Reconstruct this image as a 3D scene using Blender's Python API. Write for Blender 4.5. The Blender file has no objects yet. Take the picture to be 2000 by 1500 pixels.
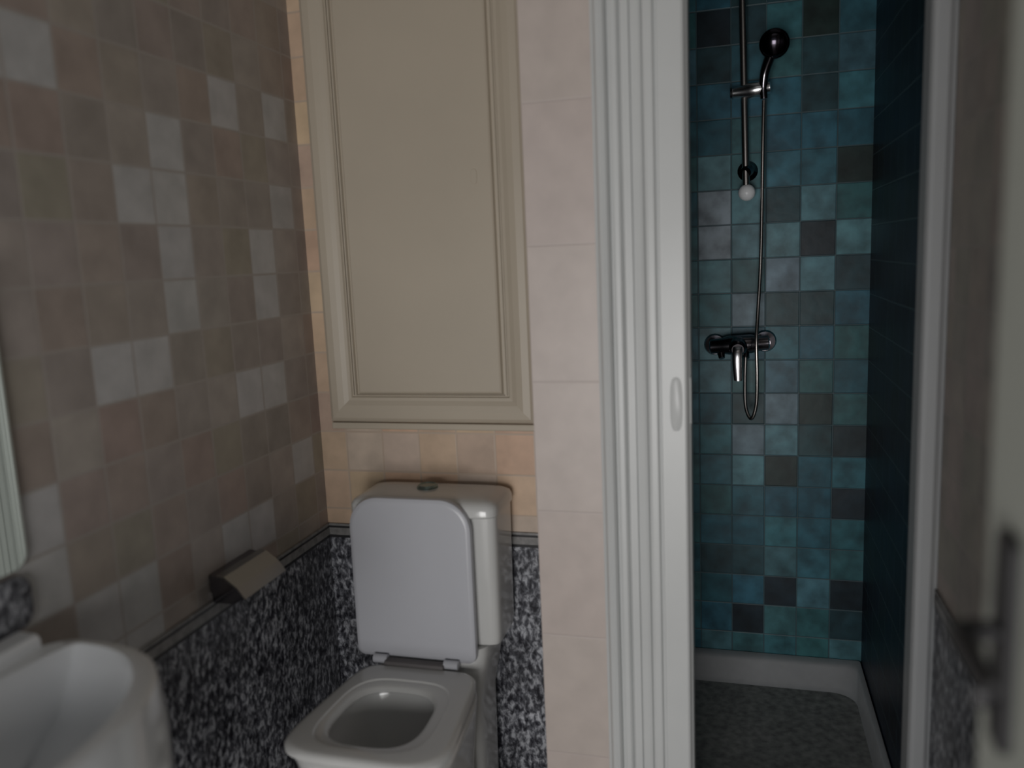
import bpy, bmesh, math, random
from mathutils import Vector, Matrix
random.seed(7)
C = bpy.context.scene.collection
S = bpy.context.scene
H = 1.40

# ---------------------------------------------------------------- camera
F = 1600.0
Yv = Vector((443, -269, F)).normalized()
vy = -(F*F + 450*443)/-269.0
Zv = -Vector((450, vy, F)).normalized()
Xv = Yv.cross(Zv)
if Xv.x < 0: Xv = -Xv
cx = Vector((Xv.x, Yv.x, Zv.x)); cyu = -Vector((Xv.y, Yv.y, Zv.y)); cz = -Vector((Xv.z, Yv.z, Zv.z))
cd = bpy.data.cameras.new('camera'); cam = bpy.data.objects.new('camera', cd); C.objects.link(cam)
m = Matrix((cx, cyu, cz)).transposed().to_4x4(); m.translation = Vector((0, 0, H)); cam.matrix_world = m
cd.sensor_width = 36; cd.sensor_fit = 'HORIZONTAL'; cd.lens = F/2000*36; cd.clip_start = .02
cd.dof.use_dof = True; cd.dof.focus_distance = 2.55; cd.dof.aperture_fstop = 1.45
S.camera = cam
# ---------------------------------------------------------------- world, light, exposure
w = bpy.data.worlds.new('world'); S.world = w; w.use_nodes = True
w.node_tree.nodes['Background'].inputs[0].default_value = (.80, .88, 1, 1)
w.node_tree.nodes['Background'].inputs[1].default_value = .16
def area(name, loc, aim, sx, sy, power, col):
    l = bpy.data.lights.new(name, 'AREA'); l.shape = 'RECTANGLE'; l.size = sx; l.size_y = sy; l.energy = power; l.color = col
    o = bpy.data.objects.new(name, l); C.objects.link(o); o.location = loc
    o.rotation_euler = (Vector(aim)-Vector(loc)).to_track_quat('-Z', 'Y').to_euler(); return o
area('hall_daylight', (-.22, -1.75, .66), (-.45, 1.8, .85), 1.2, 1.2, 47, (1, .985, .97))
S.view_settings.view_transform = 'Standard'; S.view_settings.look = 'None'
S.view_settings.gamma = 1; S.view_settings.use_curve_mapping = False
S.view_settings.exposure = 0.0

# ---------------------------------------------------------------- materials
def nodes(name):
    mt = bpy.data.materials.new(name); mt.use_nodes = True
    return mt, mt.node_tree.nodes, mt.node_tree.links, mt.node_tree.nodes['Principled BSDF']
def mat(name, col, rough=.5, metal=0, var=0, scale=8, coat=0):
    mt, N, L, b = nodes(name)
    b.inputs['Roughness'].default_value = rough; b.inputs['Metallic'].default_value = metal
    b.inputs['Coat Weight'].default_value = coat; b.inputs['Coat Roughness'].default_value = .15
    tc = N.new('ShaderNodeTexCoord'); nz = N.new('ShaderNodeTexNoise'); nz.inputs['Scale'].default_value = scale
    nz.inputs['Detail'].default_value = 4
    L.new(tc.outputs['Object'], nz.inputs['Vector'])
    r = N.new('ShaderNodeValToRGB'); r.color_ramp.elements[0].position = .3; r.color_ramp.elements[1].position = .7
    r.color_ramp.elements[0].color = tuple(c*(1-var) for c in col)+(1,)
    r.color_ramp.elements[1].color = tuple(min(1, c*(1+var)) for c in col)+(1,)
    L.new(nz.outputs['Fac'], r.inputs['Fac']); L.new(r.outputs['Color'], b.inputs['Base Color'])
    return mt
def tile_mat(name, grout, rough=.25, gw=.022, cloud=.14, spec=.5, bump=.35):
    mt, N, L, b = nodes(name)
    b.inputs['Roughness'].default_value = rough; b.inputs['Specular IOR Level'].default_value = spec
    def M(op, a, c=None, v=None):
        n = N.new('ShaderNodeMath'); n.operation = op; L.new(a, n.inputs[0])
        if c is not None: L.new(c, n.inputs[1])
        if v is not None: n.inputs[1].default_value = v
        return n.outputs[0]
    at = N.new('ShaderNodeAttribute'); at.attribute_name = 'tint'
    uv = N.new('ShaderNodeUVMap'); sp = N.new('ShaderNodeSeparateXYZ'); L.new(uv.outputs[0], sp.inputs[0])
    d = []
    for k in (0, 1):
        f = M('FRACT', sp.outputs[k]); f = M('SUBTRACT', f, v=.5); f = M('ABSOLUTE', f); d.append(f)
    mx = M('MAXIMUM', d[0], d[1])
    mr = N.new('ShaderNodeMapRange'); mr.inputs[1].default_value = .5-gw*1.6; mr.inputs[2].default_value = .5-gw*.5
    L.new(mx, mr.inputs[0])
    tc = N.new('ShaderNodeTexCoord'); nz = N.new('ShaderNodeTexNoise'); nz.inputs['Scale'].default_value = 17
    nz.inputs['Detail'].default_value = 3; L.new(tc.outputs['Object'], nz.inputs['Vector'])
    n2 = N.new('ShaderNodeMapRange'); n2.inputs[1].default_value = .3; n2.inputs[2].default_value = .7
    n2.inputs[3].default_value = 1-cloud; n2.inputs[4].default_value = 1+cloud; L.new(nz.outputs['Fac'], n2.inputs[0])
    vm = N.new('ShaderNodeVectorMath'); vm.operation = 'SCALE'; L.new(at.outputs['Color'], vm.inputs[0]); L.new(n2.outputs[0], vm.inputs['Scale'])
    mix = N.new('ShaderNodeMix'); mix.data_type = 'RGBA'; L.new(mr.outputs[0], mix.inputs[0])
    L.new(vm.outputs[0], mix.inputs[6]); mix.inputs[7].default_value = (*grout, 1)
    L.new(mix.outputs[2], b.inputs['Base Color'])
    inv = M('MULTIPLY', mr.outputs[0], v=-1.0)
    nn = M('MULTIPLY', nz.outputs['Fac'], v=.8); hh = M('ADD', inv, nn)
    bp = N.new('ShaderNodeBump'); bp.inputs['Strength'].default_value = bump; bp.inputs['Distance'].default_value = .004
    L.new(hh, bp.inputs['Height']); L.new(bp.outputs[0], b.inputs['Normal'])
    return mt
def dado_mat():
    mt, N, L, b = nodes('black grey marble tile'); b.inputs['Roughness'].default_value = .32
    tc = N.new('ShaderNodeTexCoord'); mp = N.new('ShaderNodeMapping'); mp.inputs['Scale'].default_value = (1, 1, .62)
    mp.inputs['Rotation'].default_value = (.25, .2, 0)
    L.new(tc.outputs['Object'], mp.inputs['Vector'])
    nz = N.new('ShaderNodeTexNoise'); nz.inputs['Scale'].default_value = 78; nz.inputs['Detail'].default_value = 5
    nz.inputs['Distortion'].default_value = .35; nz.inputs['Roughness'].default_value = .62
    L.new(mp.outputs[0], nz.inputs['Vector'])
    r = N.new('ShaderNodeValToRGB'); e = r.color_ramp.elements
    e[0].position = .38; e[0].color = (.012, .012, .018, 1); e[1].position = .64; e[1].color = (.42, .43, .46, 1)
    k = e.new(.50); k.color = (.10, .103, .118, 1)
    L.new(nz.outputs['Fac'], r.inputs['Fac'])
    n2 = N.new('ShaderNodeTexNoise'); n2.inputs['Scale'].default_value = 9; L.new(tc.outputs['Object'], n2.inputs['Vector'])
    m2 = N.new('ShaderNodeMapRange'); m2.inputs[1].default_value = .3; m2.inputs[2].default_value = .7; m2.inputs[3].default_value = .6; m2.inputs[4].default_value = 1.3
    L.new(n2.outputs['Fac'], m2.inputs[0])
    vm = N.new('ShaderNodeVectorMath'); vm.operation = 'SCALE'; L.new(r.outputs[0], vm.inputs[0]); L.new(m2.outputs[0], vm.inputs['Scale'])
    L.new(vm.outputs[0], b.inputs['Base Color'])
    return mt
M = {}
M['tileL'] = tile_mat('patchwork pink tile', (.34, .305, .28), .45, cloud=.12, bump=.12)
M['tileB'] = tile_mat('peach tile', (.47, .37, .29), .45, cloud=.12, bump=.10)
M['tileS'] = tile_mat('teal glazed tile', (.06, .10, .115), .42, gw=.018, cloud=.42, spec=.3)
M['tileP'] = tile_mat('pale pink tile', (.50, .43, .40), .4, gw=.006, cloud=.05, bump=.15)
M['dado'] = dado_mat()
M['border'] = mat('grey border tile', (.21, .205, .20), .4, var=.25, scale=60)
M['border_dark'] = mat('black border line', (.02, .02, .022), .3, var=.2)
M['paint'] = mat('white gloss paint', (.60, .61, .605), .35, var=.03, scale=5)
M['paint2'] = mat('cream paint', (.455, .395, .315), .45, var=.03, scale=4)
M['door'] = mat('grey white door paint', (.50, .52, .465), .4, var=.03, scale=4)
M['ceramic'] = mat('white ceramic', (.74, .75, .77), .12, var=.01, coat=.3)
M['china'] = mat('toilet ceramic', (.56, .56, .55), .14, var=.01, coat=.2)
M['plastic'] = mat('white plastic', (.47, .475, .51), .3, var=.01)
M['tray'] = mat('white shower tray', (.55, .55, .56), .22, var=.04, scale=30)
M['trayfloor'] = mat('grey textured tray floor', (.36, .36, .345), .6, var=.35, scale=45)
M['chrome'] = mat('chrome', (.62, .62, .63), .12, 1, var=.02)
M['dchrome'] = mat('dark chrome', (.20, .19, .21), .16, 1, var=.05)
M['satin'] = mat('satin chrome', (.30, .30, .295), .35, 1, var=.03)
M['black'] = mat('black chrome', (.045, .04, .05), .12, 1, var=.05)
M['bright'] = mat('bright chrome', (.85, .85, .87), .22, 1, var=.02)
M['hose'] = mat('hose metal', (.45, .42, .40), .3, 1, var=.1, scale=200)
M['handle'] = mat('dark bronze handle', (.014, .013, .015), .5, .0, var=.2, scale=30)
M['ball'] = mat('white plastic ball', (.93, .95, .97), .3, var=.01)
M['ceil'] = mat('ceiling paint', (.6, .6, .58), .8, var=.02)
M['floor'] = mat('grey floor tile', (.42, .40, .38), .4, var=.3, scale=30)
M['button'] = mat('green chrome button', (.20, .25, .23), .25, .8, var=.05)
M['water'] = mat('bowl water', (.25, .28, .28), .03, var=.02)
M['shadow_gap'] = mat('dark gap', (.12, .11, .11), .7, var=.1)
def mirror_mat():
    mt, N, L, b = nodes('mirror glass'); b.inputs['Metallic'].default_value = 1; b.inputs['Roughness'].default_value = .03
    b.inputs['Base Color'].default_value = (.52, .56, .52, 1); return mt
M['mirror'] = mirror_mat()

# ---------------------------------------------------------------- helpers
def link(name, bm, m_, parent=None, smooth=False, recalc=True):
    me = bpy.data.meshes.new(name)
    if recalc: bmesh.ops.recalc_face_normals(bm, faces=bm.faces)
    bm.to_mesh(me); bm.free()
    for mm in (m_ if isinstance(m_, list) else [m_]): me.materials.append(mm)
    o = bpy.data.objects.new(name, me); C.objects.link(o)
    if parent: o.parent = parent
    if smooth:
        for p in me.polygons: p.use_smooth = True
        me.set_sharp_from_angle(angle=math.radians(42))
    return o
def tag(o, label=None, cat=None, kind=None, group=None):
    if label: o['label'] = label
    if cat: o['category'] = cat
    if kind: o['kind'] = kind
    if group: o['group'] = group
    return o
def thing(name, label, cat, kind=None):
    o = bpy.data.objects.new(name, None); C.objects.link(o); return tag(o, label, cat, kind)
def base(o, loc):
    """put an Empty at its thing's base, leaving the (world-coordinate) parts where they are"""
    o.location = loc
    for ch in o.children: ch.matrix_parent_inverse = Matrix.Translation(-Vector(loc))
def box(bm, x0, x1, y0, y1, z0, z1, bev=0, seg=2, mi=0):
    r = bmesh.ops.create_cube(bm, size=1)
    vs = r['verts']
    for v in vs: v.co = Vector(((x0+x1)/2+v.co.x*(x1-x0), (y0+y1)/2+v.co.y*(y1-y0), (z0+z1)/2+v.co.z*(z1-z0)))
    fs = set(f for v in vs for f in v.link_faces)
    for f in fs: f.material_index = mi
    if bev:
        es = list(set(e for v in vs for e in v.link_edges))
        bmesh.ops.bevel(bm, geom=es, offset=bev, segments=seg, affect='EDGES', profile=.5)
    return bm
def B(*a, **k): bm = bmesh.new(); return box(bm, *a, **k)
def loft(bm, rings, cap0=True, cap1=True):
    vr = [[bm.verts.new(p) for p in r] for r in rings]
    n = len(vr[0])
    for a, b_ in zip(vr, vr[1:]):
        for i in range(n): bm.faces.new((a[i], a[(i+1) % n], b_[(i+1) % n], b_[i]))
    if cap0: bm.faces.new(vr[0][::-1])
    if cap1: bm.faces.new(vr[-1])
    return bm
def tube(bm, pts, r, n=12, caps=True):
    pts = [Vector(p) for p in pts]; rings = []
    rr = r if isinstance(r, (list, tuple)) else [r]*len(pts)
    t0 = (pts[1]-pts[0]).normalized(); u = t0.orthogonal().normalized()
    for i, p in enumerate(pts):
        t = (pts[min(i+1, len(pts)-1)]-pts[max(i-1, 0)]).normalized()
        u = (u-t*u.dot(t)).normalized(); v = t.cross(u)
        rings.append([p+(u*math.cos(a)+v*math.sin(a))*rr[i] for a in [2*math.pi*k/n for k in range(n)]])
    return loft(bm, rings, caps, caps)
def T(*a, **k): return tube(bmesh.new(), *a, **k)
def smooth_pts(P, k=8):
    P = [Vector(p) for p in P]; out = []
    for i in range(len(P)-1):
        a = P[max(i-1, 0)]; b_ = P[i]; c = P[i+1]; d = P[min(i+2, len(P)-1)]
        for j in range(k):
            t = j/k
            out.append(.5*((2*b_)+(-a+c)*t+(2*a-5*b_+4*c-d)*t*t+(-a+3*b_-3*c+d)*t**3))
    return out+[P[-1]]
def sup(cx_, cy_, z, a, b_, n=4, tap=0, N=72, nb=None):
    """super-ellipse ring; tap > 0 widens towards -y; nb: exponent of the +y half"""
    out = []
    for k in range(N):
        t = 2*math.pi*k/N; c, s = math.cos(t), math.sin(t)
        e = 2/(nb if (nb and s > 0) else n)
        x = math.copysign(abs(c)**e, c); y = math.copysign(abs(s)**e, s)
        out.append(Vector((cx_+a*x*(1-tap*y), cy_+b_*y, z)))
    return out
def grid(bm, o, u, v, us, vs, col, uvf, flip=False):
    """tile grid: o + u*s + v*t ; us, vs boundaries; col(ci,cj); uvf maps s,t to tile units"""
    uvl = bm.loops.layers.uv.verify(); cl = bm.loops.layers.float_color.get('tint') or bm.loops.layers.float_color.new('tint')
    o = Vector(o); u = Vector(u); v = Vector(v)
    for i in range(len(us)-1):
        for j in range(len(vs)-1):
            q = [(us[i], vs[j]), (us[i+1], vs[j]), (us[i+1], vs[j+1]), (us[i], vs[j+1])]
            if flip: q.reverse()
            f = bm.faces.new([bm.verts.new(o+u*a+v*b_) for a, b_ in q])
            s, t = (us[i]+us[i+1])/2, (vs[j]+vs[j+1])/2; cu, cv = uvf(s, t)
            c = col(math.floor(cu), math.floor(cv))
            for l, (a, b_) in zip(f.loops, q): l[uvl].uv = uvf(a, b_); l[cl] = (*c, 1)
def lines(a, b_, o, p):
    k = math.ceil((a-o)/p+1e-6); out = [a]
    while o+k*p < b_-1e-6: out.append(o+k*p); k += 1
    return out+[b_]
def finish_wall(name, bm, m_, thick=.0):
    bmesh.ops.remove_doubles(bm, verts=bm.verts, dist=1e-5)
    o = link(name, bm, m_, recalc=False)
    o['kind'] = 'structure'
    if thick:
        md = o.modifiers.new('thickness', 'SOLIDIFY'); md.thickness = thick; md.offset = -1
    return o
def jit(c, a):
    k = 1+random.uniform(-a, a); return tuple(x*k*(1+random.uniform(-a*.25, a*.25)) for x in c)

# ---------------------------------------------------------------- setting
XL, XR, YB, YF, YS, ZC = -1.10, .39, 1.97, 1.76, 2.64, 2.45
PINK = [(.315, .262, .232), (.30, .262, .237), (.325, .28, .243), (.29, .252, .23), (.32, .255, .225), (.335, .295, .268), (.295, .262, .215)]
LIGHT = (.425, .415, .41)
pale_cells = {(-2,-3),(-2,4),(-1,4),(-1,-5),(0,-5),(0,-1),(1,-1),(1,2),(2,0),(2,1),(2,2),(2,3),(-3,2),(3,-5),(4,-5),(3,-6),(4,-2),(5,-2),(5,0),(5,1),(6,2),(4,4),(6,4),(-1,-6),(0,-6),(-2,-4),(-4,-2),(-4,3),(6,-4)}  # cells of the lighter-coloured patchwork tiles
cc = {}
def colL(i, j):
    if (i, j) not in cc: cc[(i, j)] = jit(LIGHT, .03) if (i, j) in pale_cells else jit(random.choice(PINK), .06)
    return cc[(i, j)]
TP, TV = .105, .108
DZ = .692   # top of the dado
bm = bmesh.new()
grid(bm, (XL, 0, 0), (0, 1, 0), (0, 0, 1), lines(-.1, YB, 1.185, TP), lines(DZ, ZC, H-.125, TV), colL, lambda s, t: ((s-1.185)/TP, (t-H+.125)/TV))
grid(bm, (XL, 0, 0), (0, 1, 0), (0, 0, 1), [-.1, YB], [0, DZ], lambda i, j: (.1, .1, .1), lambda s, t: (.5, .5))
wl = finish_wall('wall_left', bm, M['tileL'], .08)
PEACH = [(.56, .41, .29), (.56, .38, .27), (.52, .42, .34), (.58, .43, .29), (.50, .37, .29)]
cb = {}
def colB(i, j):
    if (i, j) not in cb: cb[(i, j)] = jit(random.choice(PEACH), .06)
    return cb[(i, j)]
bm = bmesh.new()
XP = -.447
grid(bm, (0, YB, 0), (1, 0, 0), (0, 0, 1), lines(XL-.08, XP+.04, XL-.03, TP), lines(DZ, ZC, H-.125, TV), colB, lambda s, t: ((s-XL+.03)/TP, (t-H+.125)/TV))
grid(bm, (0, YB, 0), (1, 0, 0), (0, 0, 1), [XL-.08, XP+.04], [0, DZ], lambda i, j: (.1, .1, .1), lambda s, t: (.5, .5))
wb = finish_wall('wall_back', bm, M['tileB'], .08)
# partition between toilet recess and shower, its end is the pale pillar
PALE = (.55, .475, .435)
bm = bmesh.new(); pf = lambda s, t: ((s-XP)/.2, (t-.22)/.3)
colP = lambda i, j: jit(PALE, .025)
grid(bm, (0, YF, 0), (1, 0, 0), (0, 0, 1), [XP, -.2], lines(0, ZC, .22, .3), colP, pf)
grid(bm, (XP, YF, 0), (0, 1, 0), (0, 0, 1), [0, YB-YF], lines(0, ZC, .22, .3), colP, lambda s, t: (.3+s*.5, (t-.22)/.3), flip=True)
grid(bm, (-.2, YF, 0), (0, 1, 0), (0, 0, 1), [0, .05], [0, ZC], colP, lambda s, t: (.5, .5))
wp = finish_wall('wall_partition', bm, M['tileP'])
# shower walls
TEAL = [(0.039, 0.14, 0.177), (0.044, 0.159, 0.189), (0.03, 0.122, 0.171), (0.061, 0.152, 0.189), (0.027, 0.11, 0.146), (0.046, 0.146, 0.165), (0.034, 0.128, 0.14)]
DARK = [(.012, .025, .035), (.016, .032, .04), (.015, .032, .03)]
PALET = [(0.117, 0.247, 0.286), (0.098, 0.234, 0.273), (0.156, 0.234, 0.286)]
dk = {(0,-1), (1,-2), (-1,-3), (1,-4), (1,-7), (-1,-7), (-2,-8), (0,4), (1,6), (-3,10), (0,10)}
md_ = {(0,-2), (-2,-1), (-1,2), (0,2), (-2,-6), (-3,-6), (-1,5), (0,9), (-1,11), (1,3), (-2,10), (-2,11), (1,-8), (0,8), (-3,9)}
pale_glow = {(-2,5), (-2,4), (-3,3), (-1,3), (-2,2), (0,5), (-2,-2), (-2,-3), (-1,-2), (-3,6), (-1,4), (-3,1), (-3,0), (0,3), (1,4), (-1,-1)}  # paler tiles; those left at mid height carry the reflected glow as colour
glow_peak = {(-3,5), (-3,4)}  # brightest part of the glow on the glaze, painted as tile colour
cs = {}
def colS(i, j):
    if (i, j) not in cs:
        if (i, j) in dk: c = jit(random.choice(DARK), .1)
        elif (i, j) in md_: c = jit((.022, .062, .075), .15)
        elif (i, j) in glow_peak: c = (.27, .33, .38)
        elif (i, j) in pale_glow: c = jit(random.choice(PALET), .08)
        else: c = jit(random.choice(TEAL), .14)
        cs[(i, j)] = c
    return cs[(i, j)]
XS = .375; Z0 = H-.4565
bm = bmesh.new()
RP = .1045   # the courses above mixer height are a little taller
vsS = lines(0, Z0, Z0, .1)[:-1]+lines(Z0, ZC, Z0, RP)
grid(bm, (0, YS, 0), (1, 0, 0), (0, 0, 1), lines(-.36, XS, .178, .1), vsS, colS, lambda s, t: ((s-.178)/.1, (t-Z0)/(.1 if t < Z0 else RP)))
ws = finish_wall('wall_shower_back', bm, M['tileS'], .06)
TEAL_SHADED = [(.006, .013, .03), (.008, .016, .034), (.005, .010, .024), (.009, .018, .03)]  # shade of the grazing light on the side walls, put into the tile colour
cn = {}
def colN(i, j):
    if (i, j) not in cn: cn[(i, j)] = jit(random.choice(TEAL_SHADED), .15)
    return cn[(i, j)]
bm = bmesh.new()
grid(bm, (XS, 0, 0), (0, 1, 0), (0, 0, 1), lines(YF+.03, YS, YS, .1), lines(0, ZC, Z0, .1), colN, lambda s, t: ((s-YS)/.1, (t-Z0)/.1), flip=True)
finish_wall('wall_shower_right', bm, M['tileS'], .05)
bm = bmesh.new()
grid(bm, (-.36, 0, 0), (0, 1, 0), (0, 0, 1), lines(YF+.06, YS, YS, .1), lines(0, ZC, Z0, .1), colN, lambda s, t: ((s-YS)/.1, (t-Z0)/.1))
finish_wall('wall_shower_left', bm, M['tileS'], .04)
# right wall (olive-beige tile over dark dado)
OL = [(.34, .30, .265), (.32, .295, .255), (.35, .30, .27), (.31, .28, .25)]
cr = {}
def colR(i, j):
    if (i, j) not in cr: cr[(i, j)] = jit(random.choice(OL), .05)
    return cr[(i, j)]
bm = bmesh.new()
grid(bm, (XR, 0, 0), (0, 1, 0), (0, 0, 1), lines(-.1, YF+.02, 1.185, TP), lines(DZ, ZC, H-.125, TV), colR, lambda s, t: ((s-1.185)/TP, (t-H+.125)/TV), flip=True)
grid(bm, (XR, 0, 0), (0, 1, 0), (0, 0, 1), [-.1, YF+.02], [0, DZ], lambda i, j: (.1, .1, .1), lambda s, t: (.5, .5), flip=True)
wr = finish_wall('wall_right', bm, M['tileL'], .08)

def dado(parent, x0, x1, y0, y1, ax):
    """ax: direction pointing into the room ('x+','x-','y-')"""
    def slab(z0, z1, t, m_, nm):
        if ax == 'x+': b_ = B(x0, x0+t, y0, y1, z0, z1)
        elif ax == 'x-': b_ = B(x0-t, x0, y0, y1, z0, z1)
        else: b_ = B(x0, x1, y0-t, y0, z0, z1)
        return link(nm, b_, m_, parent)
    slab(0, DZ-.040, .004, M['dado'], 'dado')
    slab(DZ-.040, DZ-.032, .005, M['border_dark'], 'border_line')
    slab(DZ-.032, DZ-.012, .006, M['border'], 'tile_border')
    slab(DZ-.012, DZ-.006, .005, M['border_dark'], 'border_line')
    slab(DZ-.006, DZ, .006, M['border'], 'border_edge')
dado(wl, XL, XL, -.1, YB-.001, 'x+')
dado(wb, XL, XP, YB, YB, 'y-')
dado(wr, XR, XR, -.1, YF, 'x-')

tag(link('floor', B(XL-.08, XR+.08, -3, YS+.06, -.05, 0), M['floor']), kind='structure')
tag(link('ceiling', B(XL-.08, XR+.08, -.22, YS+.06, ZC, ZC+.05), M['ceil']), kind='structure')
# wall with the doorway the photograph is taken from
bm = bmesh.new()
box(bm, XL-.08, -1.0, -.22, -.1, 0, ZC); box(bm, .26, XR+.08, -.22, -.1, 0, ZC); box(bm, -1.0, .26, -.22, -.1, 2.05, ZC)
tag(link('wall_front', bm, M['paint']), kind='structure')

# moulded casing left of the shower opening
PY = YF-.002
prof = [(-.293, 0), (-.293, -.010), (-.287, -.013), (-.285, -.020), (-.280, -.027), (-.272, -.030), (-.265, -.027), (-.260, -.018), (-.2585, -.009), (-.257, -.009), (-.2555, -.018),
        (-.249, -.0215), (-.240, -.0215), (-.2365, -.018), (-.2345, -.012), (-.232, -.018), (-.229, -.021), (-.2135, -.0215), (-.2120, -.012), (-.2105, -.012), (-.2090, -.021),
        (-.196, -.023), (-.190, -.021), (-.188, -.015), (-.186, -.021), (-.180, -.0225), (-.169, -.0225), (-.1660, -.0210), (-.1645, -.011), (-.1630, -.011), (-.1620, -.017), (-.159, -.016), (-.1575, -.0225), (-.110, -.0225), (-.106, -.020), (-.102, -.011), (-.0985, -.006), (-.0985, .055), (-.197, .055), (-.197, 0)]
bm = bmesh.new()
loft(bm, [[Vector((x, PY+y, z)) for x, y in prof] for z in (0.0, 2.3)])
t1 = link('trim_1', bm, M['paint']); tag(t1, kind='structure')
def oval(bm, cx_, cy_, cz_, a, b_, y0, y1, N=40, n=3):
    def R(s, y): return [Vector((cx_+s*a*math.copysign(abs(math.cos(t))**(2/n), math.cos(t)), y, cz_+(b_-a+s*a)*math.copysign(abs(math.sin(t))**(2/n), math.sin(t)))) for t in [2*math.pi*k/N for k in range(N)]]
    return loft(bm, [R(1, y0), R(1, y1+.0006), R(.93, y1)])
link('strike_plate', oval(bmesh.new(), -.128, 0, 1.075, .013, .058, PY-.022, PY-.0242), M['paint'], t1, True)
link('latch_lip', B(-.1005, -.0975, PY-.008, PY+.01, 1.03, 1.13, .0015), M['paint'], t1)
# right casing
prof2 = [(.343, .05), (.343, -.010), (.347, -.018), (.354, -.021), (.372, -.021), (.378, -.017), (.381, -.008), (.389, -.006), (.389, .05)]
bm = bmesh.new(); loft(bm, [[Vector((x, PY+y, z)) for x, y in prof2] for z in (0.0, 2.3)])
tag(link('trim_2', bm, mat('grey door casing', (.42, .43, .44), .4, var=.02)), kind='structure')
# head casing above the opening (outside the frame, closes the shower niche)
tag(link('trim_3', B(-.293, .389, PY-.02, PY+.05, 2.3, ZC), M['paint']), kind='structure')

# ---------------------------------------------------------------- cupboard on the back wall
t = thing('wall_cupboard', 'tall cream painted cupboard front with recessed panel, set in the wall above the toilet', 'cupboard')
X0, X1, ZB, ZT = -1.055, -.488, H-.417, 2.42
bm = bmesh.new()
yo = YB
def frame_rings(steps):
    rings = []
    for dx, y in steps:
        rings.append([Vector((X0+dx, y, ZB+dx)), Vector((X1-dx, y, ZB+dx)), Vector((X1-dx, y, ZT-dx)), Vector((X0+dx, y, ZT-dx))])
    return rings
loft(bm, frame_rings([(0, yo), (0, yo-.018), (.004, yo-.025), (.012, yo-.030), (.030, yo-.032), (.046, yo-.029), (.058, yo-.024), (.066, yo-.023), (.069, yo-.018), (.0715, yo-.018), (.0715, yo)]), False, False)
link('frame', bm, M['paint2'], t)
IN0, IN1, IB = -.985+.003, -.585, ZB+.062
bm = bmesh.new()
loft(bm, [[Vector((X0+.0725+d, y, ZB+.0625+d)), Vector((X1-.0725-d, y, ZB+.0625+d)), Vector((X1-.0725-d, y, ZT-.0725-d)), Vector((X0+.0725+d, y, ZT-.0725-d))]
          for d, y in [(0, yo), (0, yo-.016), (.002, yo-.0185), (.006, yo-.0185), (.008, yo-.011), (.011, yo-.011), (.015, yo-.019), (.019, yo-.021)]], False, True)
dd = link('door', bm, M['paint2'], t)
link('keyhole_plate', oval(bmesh.new(), -.62, 0, H+.195, .008, .018, yo-.0195, yo-.0225), M['paint2'], dd, True)
link('sill', B(X0-.004, X1+.004, yo-.012, yo, ZB-.022, ZB-.004, .003), M['paint2'], t)
base(t, (-.785, YB, ZB))

# ---------------------------------------------------------------- toilet
TX = -.742
t = thing('toilet', 'white close-coupled toilet with its square lid raised against the cistern', 'toilet')
bm = bmesh.new()
N = 72
loft(bm, [sup(TX, 1.60, 0, .135, .20, 3.2), sup(TX, 1.60, .03, .13, .195, 3.2), sup(TX, 1.58, .20, .135, .21, 3.2), sup(TX, 1.56, .31, .155, .205, 3.6, .04),
          sup(TX, 1.552, .37, .168, .195, 4, .08), sup(TX, 1.55, .392, .171, .197, 4.2, .09), sup(TX, 1.55, .398, .168, .193, 4.2, .09),
          sup(TX-.008, 1.52, .398, .120, .128, 3, .03), sup(TX-.006, 1.52, .385, .116, .124, 3, .03), sup(TX, 1.52, .33, .112, .118, 2.8), sup(TX, 1.53, .27, .085, .09, 2.5), sup(TX, 1.54, .215, .058, .062, 2.2), sup(TX, 1.54, .17, .045, .05, 2)])
bw = link('bowl', bm, M['china'], t, True)
bm = bmesh.new(); bmesh.ops.create_circle(bm, cap_ends=True, segments=40, radius=.066)
for v in bm.verts: v.co = Vector((TX+v.co.x, 1.537+v.co.y*1.05, .235))
link('water', bm, M['water'], bw)
bm = bmesh.new()
loft(bm, [sup(TX, 1.87, 0, .12, .085, 5), sup(TX, 1.86, .3, .125, .10, 5), sup(TX, 1.86, .38, .140, .10, 6), sup(TX, 1.86, .44, .150, .10, 6), sup(TX, 1.865, .455, .148, .095, 6)])
link('pedestal', bm, M['china'], t, True)
# seat ring
SZ = .402
SC = dict(n=5, tap=.10)
so = lambda z, d: sup(TX-.003, 1.540, z, .172-d, .194-d, 4.6, .13, nb=7)
si = lambda z, d: sup(TX-.012, 1.522, z, .103+d, .112+d, 3.0, .03)
bm = bmesh.new()
rings = [so(SZ, .004), so(SZ+.004, 0), so(SZ+.012, 0), so(SZ+.018, .005), so(SZ+.020, .014), sup(TX-.008, 1.524, SZ+.0200, .130, .142, 3.6, .05), sup(TX-.008, 1.524, SZ+.0165, .127, .139, 3.6, .05), si(SZ+.016, .010), si(SZ+.012, .003), si(SZ+.004, 0), si(SZ, .003)]
loft(bm, rings+[rings[0]], False, False)
bmesh.ops.remove_doubles(bm, verts=bm.verts, dist=1e-6)
link('seat', bm, M['china'], t, True)
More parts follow.
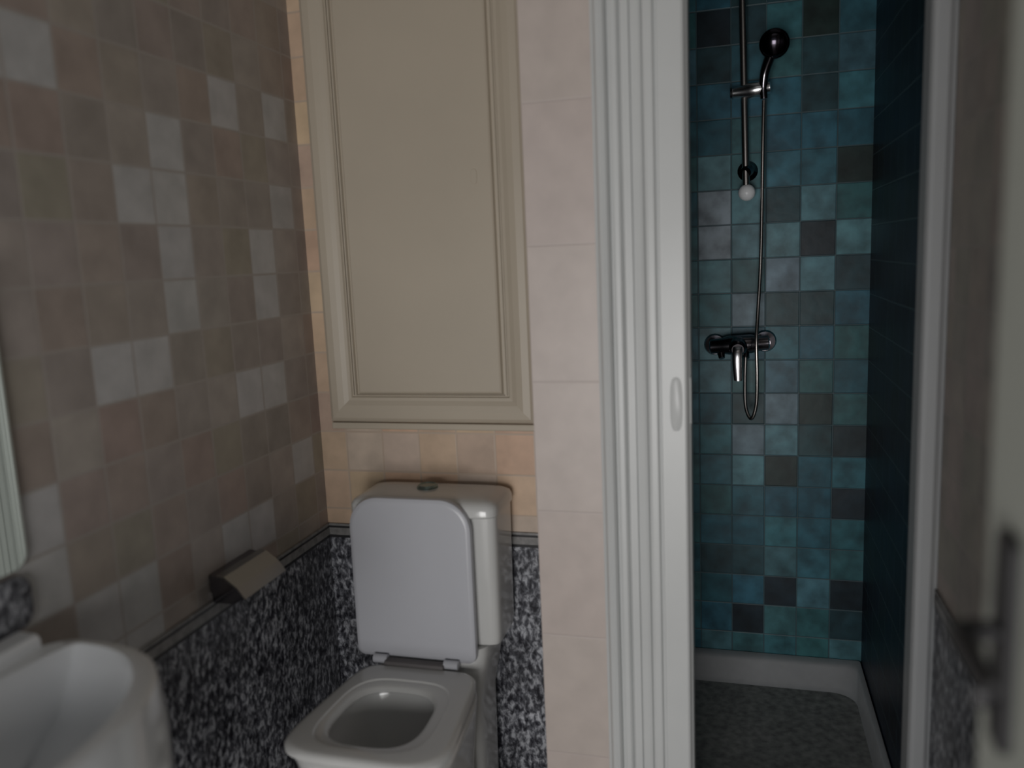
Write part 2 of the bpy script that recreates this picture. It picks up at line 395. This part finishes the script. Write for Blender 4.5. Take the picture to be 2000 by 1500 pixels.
# lid
def lid_outline(d, y, cx_, hw, z0, z1, rt, rb):
    pts = []
    for (x, z, r, a0) in ((cx_+hw, z1, rt, 0), (cx_-hw, z1, rt, 90), (cx_-hw, z0, rb, 180), (cx_+hw, z0, rb, 270)):
        sx = -1 if x > cx_ else 1; sz = -1 if z > (z0+z1)/2 else 1
        c0 = Vector((x+sx*r, y, z+sz*r))
        for k in range(11):
            a = math.radians(a0+9*k); pts.append(c0+Vector((math.cos(a), 0, math.sin(a)))*(r-d))
    return pts
LX, HW, LZ0, LZ1 = -.770, .158, .425, .836
bm = bmesh.new()
lo = lambda d, y: lid_outline(d, y, LX, HW, LZ0, LZ1, .078, .022)
loft(bm, [lo(.006, 1.776), lo(.001, 1.773), lo(0, 1.766), lo(.002, 1.758), lo(.009, 1.754), lo(.014, 1.7535)])
for v in bm.verts: v.co.y += (v.co.z-LZ0)*.012; v.co.x = LX+(v.co.x-LX)*(1-.0*(v.co.z-LZ0))
link('lid', bm, M['plastic'], t, True)
bm = bmesh.new(); box(bm, TX-.10, TX+.055, 1.722, 1.748, SZ+.018, SZ+.030, .004)
hg = link('hinge_gap_shade', bm, M['shadow_gap'], t, True)  # dark strip standing in for the shaded slot between lid and seat
for x in (TX-.115, TX+.07): link('hinge', T([(x-.018, 1.742, SZ+.026), (x+.018, 1.742, SZ+.026)], .011, 16), M['plastic'], t, True)
# cistern
CX0, CX1 = -.935, -.560
bm = bmesh.new()
ccx, hw = (CX0+CX1)/2, (CX1-CX0)/2
cis = lambda z, d: sup(ccx, 1.876, z, hw-d, .087-d, 9)
loft(bm, [cis(.455, .014), cis(.459, .007), cis(.48, .004), cis(.785, .001)])
cn_ = link('cistern', bm, M['china'], t, True)
bm = bmesh.new()
cl = lambda z, d: sup(ccx, 1.872, z, hw+.004-d, .094-d, 8)
loft(bm, [cl(.785, .004), cl(.789, 0), cl(.806, 0), cl(.816, .005), cl(.823, .018), cl(.827, .04), cl(.828, .07)])
cld = link('cistern_lid', bm, M['china'], t, True)
bm = bmesh.new()
loft(bm, [[Vector((-.765+r*math.cos(a), 1.888+r*math.sin(a), z)) for a in [2*math.pi*k/32 for k in range(32)]] for r, z in ((.027, .824), (.027, .832), (.023, .836), (.021, .834))])
link('push_button', bm, M['button'], cld, True)
base(t, (TX, 1.60, 0))

# ---------------------------------------------------------------- washbasin
t = thing('washbasin', 'small rounded white washbasin on the left wall in the lower left corner', 'washbasin')
def bas(z, a, b_, n=2.6, cy_=.715, xw=XL+.008, wall=None):
    """D-shaped ring: straight at wall x=xw, bulging to +x by a, half length b_ along y"""
    out = []
    for k in range(96):
        th = 2*math.pi*k/96; c, s = math.cos(th), math.sin(th)
        e = 2/n
        x = math.copysign(abs(c)**e, c); y = math.copysign(abs(s)**e, s)
        x = x*a if x > 0 else x*(a*.0+.10)
        out.append(Vector((xw+.10+x, cy_+b_*y, z)))
    return out
A_, Bx, CY = .243, .330, .668
def inner(z, dx, ax, by, n=2.3, yoff=0):
    out = []
    for k in range(96):
        th = 2*math.pi*k/96; c, s = math.cos(th), math.sin(th); e = 2/n
        x = math.copysign(abs(c)**e, c); y = math.copysign(abs(s)**e, s)
        x = x*ax if x > 0 else x*(ax*.0+dx)
        out.append(Vector((XL+.106+x, CY+yoff+by*y, z)))
    return out
bm = bmesh.new()
loft(bm, [bas(.52, .10, .17, cy_=CY), bas(.56, .19, .27, cy_=CY), bas(.61, .235, .318, cy_=CY), bas(.67, .252, .334, cy_=CY), bas(.76, A_+.008, Bx+.004, cy_=CY), bas(.815, A_+.001, Bx, cy_=CY), bas(.826, A_-.002, Bx-.002, cy_=CY), bas(.831, A_-.009, Bx-.009, cy_=CY),
          inner(.831, .035, A_-.020, Bx-.020), inner(.826, .032, A_-.025, Bx-.025), inner(.79, .028, A_-.034, Bx-.045), inner(.74, .015, A_-.052, Bx-.075), inner(.70, .0, A_-.085, Bx-.13), inner(.685, -.03, A_-.13, Bx-.20)])
link('bowl', bm, M['ceramic'], t, True)
bm = bmesh.new()
loft(bm, [[Vector((x, y, z)) for x, z in ((XL+.006, .828), (XL+.050, .828), (XL+.050, .842), (XL+.044, .850), (XL+.006, .852))] for y in (CY-.30, CY+.27, CY+.29, )])
link('back_ledge', bm, M['ceramic'], t)
bm = bmesh.new()
loft(bm, [[Vector((-.985+r*math.cos(a), CY+r*math.sin(a), z)) for a in [2*math.pi*k/24 for k in range(24)]] for r, z in ((.02, .684), (.02, .689), (.012, .689), (.010, .687))])
link('drain', bm, M['chrome'], t, True)
bm = bmesh.new(); loft(bm, [[Vector((XL+.10+a*math.cos(q), CY+a*1.0*math.sin(q), z)) for q in [2*math.pi*k/32 for k in range(32)]] for a, z in ((.092, 0), (.082, .05), (.07, .35), (.075, .5), (.085, .53))])
link('pedestal', bm, M['ceramic'], t, True)
base(t, (XL, CY, 0))

# mirror over the basin
t = thing('mirror', 'frameless wall mirror at the left edge above the washbasin', 'mirror')
def plate(x0, x1, y0, y1, z0, z1, r):
    bm = bmesh.new()
    def ring(d, x):
        out = []
        for (y, z, a0) in ((y1, z1, 0), (y0, z1, 90), (y0, z0, 180), (y1, z0, 270)):
            c0y = y-r if y == y1 else y+r; c0z = z-r if z == z1 else z+r
            for k in range(9):
                a = math.radians(a0+90*k/8); out.append(Vector((x, c0y+math.cos(a)*(r-d), c0z+math.sin(a)*(r-d))))
        return out
    return loft(bm, [ring(0, x0), ring(0, x1-.001), ring(.002, x1)])
link('glass', plate(XL+.003, XL+.008, .40, .996, .945, 1.43, .03), M['mirror'], t)
link('backing', plate(XL+.0005, XL+.003, .405, .992, .95, 1.425, .028), M['border'], t)
base(t, (XL, .71, .945))
tag(link('splashback', plate(XL+.001, XL+.010, .40, .992, .852, .938, .028), M['dado']), 'black and grey mottled marble splashback behind the washbasin', 'splashback')

# ---------------------------------------------------------------- toilet paper holder
t = thing('toilet_paper_holder', 'chrome toilet paper holder with angled cover on the left wall beside the toilet', 'paper holder')
y0, y1 = 1.435, 1.600
def wedge(bm, pts, ya, yb):
    return loft(bm, [[Vector((x, y, z)) for x, z in pts] for y in (ya, yb)])
bm = wedge(bmesh.new(), [(XL+.001, .752), (XL+.022, .748), (XL+.022, .712), (XL+.001, .712)], y0+.004, y1-.004)
link('wall_plate', bm, M['dchrome'], t)
bm = wedge(bmesh.new(), [(XL+.022, .752), (XL+.040, .750), (XL+.070, .728), (XL+.088, .704), (XL+.086, .702), (XL+.068, .725), (XL+.039, .746), (XL+.022, .748)], y0, y1)
link('cover', bm, M['satin'], t)
bm = wedge(bmesh.new(), [(XL+.002, .751), (XL+.039, .748), (XL+.068, .727), (XL+.085, .704), (XL+.055, .69), (XL+.008, .69)], y0+.001, y0+.004)
link('side_plate', bm, M['dchrome'], t)
link('roll_bar', T([(XL+.045, y0+.004, .712), (XL+.045, y1-.005, .712)], .006, 12), M['chrome'], t, True)
base(t, (XL, 1.52, .69))

# ---------------------------------------------------------------- shower
t = thing('shower_tray', 'low white shower tray with grey textured floor behind the moulded casing', 'shower tray')
def rr(x0, x1, ya, yb, z, r):
    out = []
    for (x, y, a0) in ((x1, yb, 0), (x0, yb, 90), (x0, ya, 180), (x1, ya, 270)):
        cx0 = x-r if x == x1 else x+r; cy0 = y-r if y == yb else y+r
        for k in range(9):
            a = math.radians(a0+90*k/8); out.append(Vector((cx0+math.cos(a)*r, cy0+math.sin(a)*r, z)))
    return out
bm = bmesh.new()
tx0, tx1, ty0, ty1 = -.358, XS-.002, YF+.06, YS-.002
loft(bm, [rr(tx0, tx1, ty0, ty1, 0, .01), rr(tx0, tx1, ty0, ty1, .072, .01), rr(tx0+.002, tx1-.002, ty0+.003, ty1-.002, .078, .01), rr(tx0+.025, tx1-.014, ty0+.03, ty1-.03, .078, .02),
          rr(tx0+.035, tx1-.018, ty0+.04, ty1-.05, .072, .04), rr(tx0+.055, tx1-.026, ty0+.06, ty1-.10, .034, .06), rr(tx0+.07, tx1-.032, ty0+.07, ty1-.125, .026, .07)], True, False)
link('rim', bm, M['tray'], t, True)
bm = bmesh.new(); loft(bm, [rr(tx0+.068, tx1-.030, ty0+.068, ty1-.123, z, .07) for z in (.010, .027)])
link('tray_floor', bm, M['trayfloor'], t)
base(t, (0, 2.2, 0))

RY = 2.585
t = thing('shower_rail', 'vertical chrome riser rail on teal tiles, ending in a white ball', 'shower rail')
link('rail', T([(.021, RY, 1.575), (.0175, RY, 1.75), (.010, RY, 2.13)], .0105, 20), M['hose'], t, True)
ca = bmesh.new(); bmesh.ops.create_uvsphere(ca, u_segments=32, v_segments=20, radius=.0245)
for v in ca.verts: v.co += Vector((.023, RY, 1.556))
link('end_ball', ca, M['ball'], t, True)
bk = link('wall_bracket', T([(.020, RY-.008, 1.615), (.024, RY, 1.62), (.026, YS-.012, 1.622), (.026, YS-.001, 1.622)], [.016, .018, .018, .03], 20), M['dchrome'], t, True)
sl = link('slider', T([(-.024, RY-.004, 1.842), (-.018, RY-.004, 1.842), (-.016, RY-.004, 1.842), (.012, RY-.004, 1.843), (.030, RY-.006, 1.844), (.07, RY-.016, 1.846), (.074, RY-.016, 1.846), (.088, RY-.018, 1.847)], [.017, .019, .014, .018, .022, .022, .018, .016], 20), M['bright'], t, True)
base(t, (.02, RY, 1.55))

t = thing('hand_shower', 'dark chrome hand shower held in the rail slider', 'hand shower')
HY = RY-.035
link('handle', T(smooth_pts([(.070, HY+.01, 1.815), (.068, HY+.008, 1.85), (.073, HY, 1.89), (.088, HY-.02, 1.93)], 6), [.010+.0003*k for k in range(19)], 16), M['dchrome'], t, True)
bm = bmesh.new()
dirv = Vector((-.05, -1, -.35)).normalized(); c0 = Vector((.096, HY-.03, 1.955))
rings = []
u = dirv.orthogonal().normalized(); v = dirv.cross(u)
for r_, d in ((.004, -.034), (.020, -.031), (.034, -.018), (.040, 0), (.041, .008), (.039, .011), (.036, .013)):
    rings.append([c0+dirv*d+(u*math.cos(a)+v*math.sin(a))*r_ for a in [2*math.pi*k/32 for k in range(32)]])
loft(bm, rings); link('head', bm, M['black'], t, True)
bm = bmesh.new(); rings = []
for r_, d in ((.0355, .0125), (.034, .0160), (.026, .020), (.014, .0235), (.004, .0245)):
    rings.append([c0+dirv*d+(u*math.cos(a)+v*math.sin(a))*r_ for a in [2*math.pi*k/32 for k in range(32)]])
loft(bm, rings); link('spray_face', bm, M['black'], t, True)
base(t, (.07, HY, 1.815))

MZ = 1.103
hp = smooth_pts([(.070, HY+.012, 1.812), (.068, HY+.01, 1.72), (.066, HY+.01, 1.55), (.062, HY, 1.35), (.054, HY-.02, 1.20), (.050, RY-.075, 1.12), (.052, RY-.078, 1.02), (.050, RY-.07, .93), (.036, RY-.06, .885), (.020, RY-.045, .92), (.018, RY-.03, 1.00), (.020, RY-.02, 1.066)], 10)
tag(link('shower_hose', T(hp, .0055, 12), M['hose'], None, True), 'thin metal shower hose hanging from the hand shower to the mixer', 'hose')

t = thing('shower_mixer', 'dark chrome shower mixer on the teal tiled wall with bright lever handle', 'shower mixer')
def tilt(x): return MZ+x*.06
link('body', T([(-.088, RY-.0, tilt(-.088)), (-.084, RY, tilt(-.084)), (-.05, RY, tilt(-.05)), (-.03, RY, tilt(-.03)), (.035, RY, tilt(.035)), (.06, RY, tilt(.06)), (.086, RY, tilt(.086)), (.09, RY, tilt(.09))], [.014, .022, .024, .029, .029, .023, .022, .014], 24), M['dchrome'], t, True)
for x in (-.072, .078):
    link('escutcheon', T([(x, RY+.0, tilt(x)), (x, YS-.016, tilt(x)), (x, YS-.014, tilt(x)), (x, YS-.001, tilt(x))], [.014, .014, .030, .034], 24), M['dchrome'], t, True)
cp = link('cartridge_cap', T([(-.002, RY-.01, MZ), (-.003, RY-.042, MZ-.008), (-.003, RY-.05, MZ-.010)], [.028, .026, .018], 24), M['dchrome'], t, True)
bm = bmesh.new()
path = smooth_pts([(-.003, RY-.046, MZ+.004), (-.004, RY-.060, MZ-.012), (-.004, RY-.064, MZ-.050), (-.002, RY-.062, MZ-.100)], 6)
rings = []
for k, p in enumerate(path):
    wd = .0115+.003*math.sin(k/len(path)*3.1); th = .006
    rings.append([p+Vector((wd*math.cos(a), th*math.sin(a), th*.4*math.sin(a))) for a in [2*math.pi*q/16 for q in range(16)]])
loft(bm, rings); link('lever', bm, M['bright'], t, True)
link('hose_outlet', T([(.020, RY-.01, MZ-.02), (.020, RY-.02, MZ-.038)], .011, 16), M['dchrome'], t, True)
link('drain_nipple', T([(-.055, RY-.0, MZ-.015), (-.050, RY-.012, MZ-.040)], [.013, .009], 16), M['dchrome'], t, True)
base(t, (0, YS, MZ))

# ---------------------------------------------------------------- the open room door on the right
t = thing('door_1', None, None, 'structure')
DX, DT = .1985, .04
Mt = M['door']
link('leaf', B(DX, DX+DT, -.09, .732, .01, 2.03, .003), Mt, t)
def vplate(x0, x1, ya, yb, za, zb, r):
    bm = bmesh.new()
    def ring(d, x):
        out = []
        for (y, z, a0) in ((yb, zb, 0), (ya, zb, 90), (ya, za, 180), (yb, za, 270)):
            c0y = y-r if y == yb else y+r; c0z = z-r if z == zb else z+r
            for k in range(9):
                a = math.radians(a0+90*k/8); out.append(Vector((x, c0y+math.cos(a)*(r-d), c0z+math.sin(a)*(r-d))))
        return out
    return loft(bm, [ring(0, x0), ring(0, x1+.001), ring(.002, x1)])
bp_ = link('handle_plate', vplate(DX+.0005, DX-.0075, .645, .682, H-.395, H-.220, .012), M['handle'], t)
pts = smooth_pts([(DX-.004, .664, H-.300), (DX-.026, .664, H-.300), (DX-.036, .654, H-.298), (DX-.038, .63, H-.296), (DX-.036, .57, H-.299)], 6)
link('lever', T(pts, [.0085]*(len(pts)-6)+[.008, .0078, .0075, .007, .0065, .005], 16), M['handle'], bp_, True)
link('thumb_turn', B(DX-.022, DX-.006, .666, .674, H-.366, H-.350, .003), M['handle'], bp_, True)
base(t, (DX+.02, -.09, 0))
